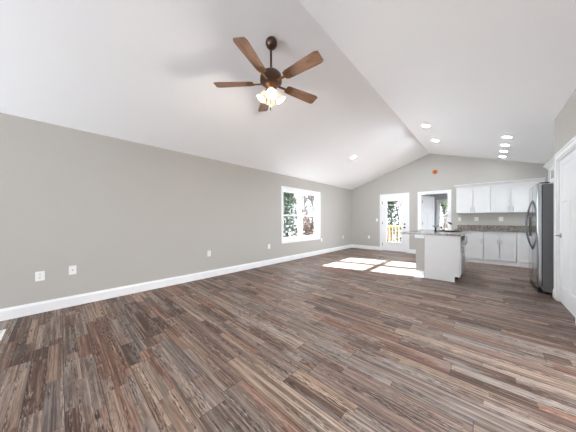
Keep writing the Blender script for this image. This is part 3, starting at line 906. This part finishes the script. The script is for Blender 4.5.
for i in range(4):
    A = R(-40 + 90 * i)
    dxy = Vector((math.cos(A), math.sin(A), 0))
    ax = (dxy * 0.56 + Vector((0, 0, -0.83))).normalized()
    c0 = Vector((FCX, FCY, 2.70 - DZ)) + dxy * 0.022
    c1 = c0 + dxy * 0.026 + Vector((0, 0, -0.004))
    bm = bm_new(); tube(bm, [c0 - dxy * 0.02, c0 + dxy * 0.015, c1], 0.009, 8)
    lathe(bm, [(0.012, -0.006), (0.024, 0.0), (0.026, 0.022)], c1, ax, 16)
    arm = obj('lamp_arm', bm, M['brass'], fan)
    base_ = c1 + ax * 0.012
    bm = bm_new()
    outer = [(0.024, 0.0), (0.034, 0.012), (0.040, 0.034), (0.043, 0.06), (0.049, 0.084), (0.058, 0.102)]
    inner = [(r_ - 0.003, h_) for r_, h_ in reversed(outer)]
    lathe(bm, outer + inner, base_, ax, 22, closed_ends=False)
    obj('lamp_shade', bm, M['shade'], arm, label='frosted bell glass shade')
    bm = bm_new(); lathe(bm, [(0.010, 0.0), (0.012, 0.025), (0.022, 0.045), (0.028, 0.066), (0.022, 0.080), (0.008, 0.088)], base_ + ax * 0.004, ax, 14)
    obj('bulb', bm, M['bulb'], arm)
    ld = bpy.data.lights.new('fan_bulb_light', 'POINT'); ld.energy = BULB; ld.color = (1.0, 0.91, 0.80); ld.shadow_soft_size = 0.02
    lo = bpy.data.objects.new('fan_bulb_light', ld); C.objects.link(lo); lo.location = base_ + ax * 0.104
for dx, dy, zl_ in ((0.025, -0.03, 2.47), (-0.03, 0.02, 2.49)):
    bm = bm_new()
    tube(bm, [(FCX + dx, FCY + dy, 2.665 - DZ), (FCX + dx, FCY + dy, zl_)], 0.0018, 6)
    lathe(bm, [(0.003, 0.006), (0.008, 0), (0.009, -0.02), (0.004, -0.03)], (FCX + dx, FCY + dy, zl_), (0, 0, 1), 10)
    obj('pull_chain', bm, M['bronze'], fan)

# ---------------------------------------------------------------- recessed lights
def recessed(x, y, label, lens='lens'):
    z = zroof(x)
    t = thing('recessed_light', (x, y, z), label, 'recessed light', 'recessed ceiling lights')
    nrm = Vector((ML, 0, -1)).normalized() if x < XRIDGE else Vector((-MR, 0, -1)).normalized()
    o0 = Vector((x, y, z))
    bm = bm_new(); lathe(bm, [(0.086, 0.0), (0.084, 0.006), (0.070, 0.009), (0.064, 0.004), (0.064, 0.0)], o0, nrm, 28, closed_ends=False)
    obj('trim_ring', bm, M['trim'], t)
    bm = bm_new(); lathe(bm, [(0.063, 0.0005), (0.063, 0.003), (0.05, 0.0045)], o0, nrm, 28)
    obj('lamp_lens', bm, M[lens], t)
recessed(-0.972, 5.495, 'lit recessed light beside the ceiling ridge, the nearer of the two there')
recessed(-0.963, 6.673, 'lit recessed light beside the ceiling ridge above the orange box')
recessed(0.313, 6.126, 'lit recessed light over the kitchen aisle, first and nearest of the row of four', 'lens_soft')
recessed(0.314, 6.752, 'lit recessed light over the kitchen aisle, second of the row of four', 'lens_soft')
recessed(0.314, 7.338, 'lit recessed light over the kitchen aisle, third of the row of four', 'lens_soft')
recessed(0.314, 7.931, 'lit recessed light over the kitchen aisle, last of the row, beside the far wall', 'lens_soft')
recessed(-2.702, 5.577, 'lit recessed light alone on the ceiling slope above the window wall')

# ---------------------------------------------------------------- outlets, switches, boxes
def plate(name, p, nrm, w, h, label, cat, kind):
    p = Vector(p); n = Vector(nrm); a = Vector((0, 0, 1)).cross(n).normalized()
    t = thing(name, p - Vector((0, 0, h / 2)), label, cat, 'white wall plates')
    fn = lambda u, v, d: tuple(p + a * u + Vector((0, 0, v)) + n * d)
    bm = bm_new()
    prism(bm, [(-w / 2, -h / 2), (w / 2, -h / 2), (w / 2, h / 2), (-w / 2, h / 2)], lambda u, v, s: fn(u, v, s * 0.006)); bevel(bm, 0.002, 2)
    obj('cover_plate', bm, M['plate'], t)
    if kind == 'outlet':
        for zc in (-0.021, 0.021):
            bm = bm_new()
            pts = [(0.0165 * math.cos(2 * math.pi * i / 20), zc + max(-0.0135, min(0.0135, 0.0165 * math.sin(2 * math.pi * i / 20)))) for i in range(20)]
            prism(bm, pts, lambda u, v, s: fn(u, v, 0.006 + s * 0.0015))
            rc = obj('receptacle', bm, M['plate'], t)
            bm = bm_new()
            for u0 in (-0.0075, 0.0055):
                prism(bm, [(u0 - 0.0005, zc - 0.001), (u0 + 0.0025, zc - 0.001), (u0 + 0.0025, zc + 0.010), (u0 - 0.0005, zc + 0.010)], lambda u, v, s: fn(u, v, 0.0075 + s * 0.0004))
            prism(bm, [(-0.003, zc - 0.010), (0.003, zc - 0.010), (0.003, zc - 0.005), (-0.003, zc - 0.005)], lambda u, v, s: fn(u, v, 0.0075 + s * 0.0004))
            obj('slots', bm, M['slot'], rc)
    elif kind == 'coax':
        bm = bm_new(); lathe(bm, [(0.008, 0.006), (0.008, 0.010), (0.005, 0.011), (0.005, 0.018)], p, n, 12); obj('connector', bm, M['nickel'], t, label='threaded metal connector')
    else:
        n_t = 1 if kind == 'switch' else 2
        for i in range(n_t):
            u0 = 0 if n_t == 1 else (-0.023 + 0.046 * i)
            bm = bm_new()
            prism(bm, [(u0 - 0.016, -0.033), (u0 + 0.016, -0.033), (u0 + 0.016, 0.033), (u0 - 0.016, 0.033)], lambda u, v, s: fn(u, v, 0.006 + s * (0.004 if v > 0 else 0.0015)))
            obj('rocker', bm, M['plate'], t)
L_ = (1, 0, 0); B_ = (0, -1, 0)
plate('wall_outlet', (XL, -0.173, 0.466), L_, 0.080, 0.120, 'white duplex outlet low on the left wall, nearest the camera end', 'outlet', 'outlet')
plate('coax_plate', (XL, 0.119, 0.492), L_, 0.074, 0.120, 'white cable plate low on the left wall beside the first outlet', 'wall plate', 'coax')
plate('wall_outlet', (XL, 2.081, 0.489), L_, 0.072, 0.117, 'white outlet low on the left wall, midway along the bare stretch', 'outlet', 'outlet')
plate('wall_outlet', (XL, 3.725, 0.479), L_, 0.072, 0.117, 'white outlet low on the left wall just before the window', 'outlet', 'outlet')
plate('wall_outlet', (XL, 6.150, 0.480), L_, 0.072, 0.117, 'white outlet low on the left wall just past the window corner', 'outlet', 'outlet')
plate('wall_outlet', (XL, 7.654, 0.491), L_, 0.072, 0.117, 'white outlet low on the left wall closest to the far corner', 'outlet', 'outlet')
plate('wall_outlet', (-3.413, YB, 0.487), B_, 0.072, 0.117, 'white outlet low on the far wall between corner and glazed door', 'outlet', 'outlet')
plate('light_switch', (-3.099, YB, 1.166), B_, 0.072, 0.117, 'white light switch beside the glazed door', 'switch', 'switch')
plate('light_switch', (-0.598, YB, 1.200), B_, 0.072, 0.117, 'white plate above the backsplash nearest the doorway', 'switch', 'switch')
plate('light_switch', (-0.206, YB, 1.200), B_, 0.090, 0.117, 'white plate above the backsplash, the middle one of three', 'switch', 'double')
plate('light_switch', (0.307, YB, 1.200), B_, 0.090, 0.117, 'white plate above the backsplash nearest the refrigerator', 'switch', 'double')

jb = thing('junction_box', (-1.226, YB, 2.68), 'round orange electrical box high on the far gable wall', 'electrical box')
bm = bm_new(); lathe(bm, [(0.030, 0.004), (0.040, 0.008), (0.046, 0.014), (0.068, 0.014), (0.073, 0.008), (0.073, 0)], (-1.226, YB, 2.745), (0, -1, 0), 24, closed_ends=False); obj('rim', bm, M['orange'], jb)
bm = bm_new(); lathe(bm, [(0.044, 0.0), (0.044, 0.004)], (-1.226, YB, 2.745), (0, -1, 0), 20); obj('back_plate', bm, M['orange_dark'], jb, label='darker recessed centre')

fv_ = thing('floor_register', (-3.63, -0.4525, 0), 'white metal floor register at the picture edge near the left wall', 'floor vent')
bm = bm_new()
rx0, rx1, ry0, ry1 = -3.78, -3.48, -0.51, -0.395
for a, b_, c_, d_ in ((rx0, rx1, ry0, ry0 + 0.014), (rx0, rx1, ry1 - 0.014, ry1), (rx0, rx0 + 0.014, ry0 + 0.014, ry1 - 0.014), (rx1 - 0.014, rx1, ry0 + 0.014, ry1 - 0.014)):
    box(bm, a, b_, c_, d_, 0.0, 0.007)
obj('frame', bm, M['trim'], fv_)
bm = bm_new(); box(bm, rx0 + 0.0145, rx1 - 0.0145, ry0 + 0.0145, ry1 - 0.0145, 0.0, 0.001); obj('duct', bm, M['black'], fv_, label='dark duct opening')
bm = bm_new()
for i in range(16):
    x = rx0 + 0.022 + i * 0.0168
    box(bm, x, x + 0.004, ry0 + 0.0145, ry1 - 0.0145, 0.0011, 0.006)
obj('louvre', bm, M['trim'], fv_)

# ---------------------------------------------------------------- outside
bm = bm_new(); box(bm, -70, 40, -30, 75, -1.0, -0.6)
struct('ground', bm, M['ground'], label='brown leaf-strewn ground outside', cat='ground')
bm = bm_new(); box(bm, -9, 16, -18, YF, -0.25, -0.12); box(bm, -11.0, -7.4, -6, 7.9, -0.25, -0.12)  # paving added as a sunlit reflector to lift the ceiling
struct('bounce_paving', bm, M['concrete'], label='pale concrete added to bounce sunlight indoors, along the left wall and behind the camera', cat='bounce_paving')
bm = bm_new()
y = YB + TH + 0.02
while y < 10.42:
    box(bm, -4.9, LX0 - 0.12, y, y + 0.135, -0.06, -0.03); y += 0.142
box(bm, -4.9, LX0 - 0.12, YB + TH + 0.02, 10.43, -0.6, -0.061)
struct('deck', bm, M['deck'], label='pine deck boards outside the glazed door', cat='deck')
rl = thing('deck_railing', (-3.2, 10.32, -0.03), 'yellow pine deck railing seen through the glazed door', 'railing')
bm = bm_new(); box(bm, -4.85, -1.86, 10.26, 10.40, 0.88, 0.918); obj('top_rail', bm, M['deck'], rl)
bm = bm_new(); box(bm, -4.85, -1.86, 10.30, 10.34, 0.80, 0.879); obj('upper_rail', bm, M['deck'], rl)
bm = bm_new(); box(bm, -4.85, -1.86, 10.30, 10.34, 0.05, 0.13); obj('lower_rail', bm, M['deck'], rl)
for x in (-4.80, -3.28, -1.92):
    bm = bm_new(); box(bm, x - 0.045, x + 0.045, 10.341, 10.43, -0.03, 0.879); obj('post', bm, M['deck'], rl)
x = -4.66
while x < -1.95:
    bm = bm_new(); box(bm, x - 0.019, x + 0.019, 10.262, 10.299, 0.02, 0.875); obj('baluster', bm, M['deck'], rl)
    x += 0.13

rnd = random.Random(7)
def tree(name, loc, h, crown_r, n_leaf, leaf, bark, label, cone=False, trunk_r=0.13, z0f=0.25, branches=9, leaf_s=0.16):
    t = thing(name, (loc[0], loc[1], -0.6), label, 'tree', 'trees outside the windows')
    bm = bm_new()
    pts = [(loc[0] + rnd.uniform(-0.1, 0.1) * i, loc[1] + rnd.uniform(-0.1, 0.1) * i, -0.62 + h * i / 5) for i in range(6)]
    tube(bm, pts, [trunk_r * (1 - 0.15 * i) for i in range(6)], 8)
    tips = []
    for b in range(branches):
        s = rnd.uniform(z0f, 0.92)
        k0 = Vector(pts[0]).lerp(Vector(pts[-1]), s)
        a = rnd.uniform(0, 6.28)
        ln = crown_r * (1.15 - s * 0.7) * rnd.uniform(0.6, 1.1)
        d = Vector((math.cos(a), math.sin(a), rnd.uniform(-0.1, 0.7)))
        e = k0 + d * ln
        m_ = k0.lerp(e, 0.5) + Vector((rnd.uniform(-.15, .15), rnd.uniform(-.15, .15), rnd.uniform(-.1, .1)))
        tube(bm, [k0, m_, e], [trunk_r * 0.35, trunk_r * 0.22, trunk_r * 0.08], 5)
        for q in range(3):
            f0 = k0.lerp(e, rnd.uniform(0.35, 0.95))
            e2 = f0 + Vector((rnd.uniform(-1, 1), rnd.uniform(-1, 1), rnd.uniform(-0.4, 0.8))) * ln * 0.4
            tube(bm, [f0, e2], [trunk_r * 0.12, trunk_r * 0.04], 4)
            tips.append(e2)
        tips.append(e)
    obj('trunk', bm, bark, t)
    if n_leaf:
        bm = bm_new()
        for i in range(n_leaf):
            if cone:
                s = rnd.random() ** 0.8
                rr = crown_r * (1 - s) * math.sqrt(rnd.random()); a = rnd.uniform(0, 6.28)
                c = Vector((loc[0] + rr * math.cos(a), loc[1] + rr * math.sin(a), -0.6 + h * (z0f + (1.02 - z0f) * s)))
            else:
                c = rnd.choice(tips) + Vector((rnd.gauss(0, 1), rnd.gauss(0, 1), rnd.gauss(0, 0.8))) * crown_r * 0.2
            u = Vector((rnd.gauss(0, 1), rnd.gauss(0, 1), rnd.gauss(0, 0.6))).normalized()
            w = u.cross(Vector((rnd.gauss(0, 1), rnd.gauss(0, 1), rnd.gauss(0, 1)))).normalized()
            l_ = leaf_s * rnd.uniform(0.6, 1.3)
            bm.faces.new([bm.verts.new(c), bm.verts.new(c + u * l_ * 0.5 + w * l_ * 0.28), bm.verts.new(c + u * l_), bm.verts.new(c + u * l_ * 0.5 - w * l_ * 0.28)])
        obj('foliage', bm, leaf, t)
    return t
# (x, y, height, crown radius, leaves, leaf, bark, kind)
spots = [
    ('evergreen_tree', (-9.0, 9.6), 4.6, 1.1, 1700, 'leaf_dark', 'bark', True, 'dark green conifer standing close outside the long wall window'),
    ('bare_tree', (-7.2, 10.2), 5.0, 0.7, 0, 'leaf', 'bark', False, 'bare dark tree with crooked branches outside the window'),
    ('autumn_tree', (-10.2, 13.0), 5.0, 1.2, 2000, 'leaf_red', 'bark_pale', False, 'russet-leaved tree just outside the long wall window'),
    ('leafy_tree', (-17.0, 17.8), 8.0, 1.7, 1700, 'leaf', 'bark', False, 'tall green leafy tree behind the window conifer'),
    ('evergreen_tree', (-13.0, 17.6), 7.5, 1.6, 2200, 'leaf_dark', 'bark', True, 'tall dark conifer behind the russet tree'),
    ('autumn_tree', (-21.5, 24.2), 9.0, 2.2, 1500, 'leaf_red', 'bark_pale', False, 'tall russet tree far beyond the window'),
    ('autumn_shrub', (-6.5, 8.5), 2.1, 0.6, 900, 'leaf_red', 'bark', False, 'low russet shrub just outside the long wall window'),
    ('leafy_tree', (-22.0, 31.0), 10.0, 2.4, 1700, 'leaf', 'bark', False, 'large green tree far beyond the window'),
    ('evergreen_tree', (-29.0, 31.5), 12.0, 3.0, 1800, 'leaf_dark', 'bark', True, 'tallest dark conifer on the horizon beyond the window'),
    ('evergreen_tree', (-4.5, 13.7), 6.0, 0.9, 2300, 'leaf_dark', 'bark', True, 'dark narrow conifer beyond the deck railing'),
    ('bare_tree', (-4.25, 16.6), 7.0, 0.9, 0, 'leaf', 'bark_pale', False, 'pale bare tree beyond the deck railing'),
    ('autumn_tree', (-6.3, 20.5), 6.0, 1.3, 1900, 'leaf_red', 'bark', False, 'low russet tree far behind the deck'),
    ('leafy_tree', (-7.4, 26.5), 8.5, 2.0, 2300, 'leaf', 'bark', False, 'green tree far behind the deck'),
    ('autumn_tree', (-1.65, 13.2), 2.2, 0.65, 500, 'leaf_red', 'bark_pale', False, 'short russet sapling outside the small room window'),
    ('leafy_tree', (-1.9, 17.0), 6.0, 1.25, 1800, 'leaf', 'bark', False, 'green leafy tree outside the small room window'),
    ('leafy_tree', (-2.5, 23.5), 7.5, 2.0, 1600, 'leaf', 'bark', False, 'broad green tree far outside the small room window'),
]
for nm, loc, h, cr, nl, lf, bk, cone, lab in spots:
    tree(nm, loc, h, cr, nl, M[lf], M[bk], lab, cone, 0.11, 0.08 if cone else 0.22, 14 if nl < 300 else 9, 0.17 if not cone else 0.2)
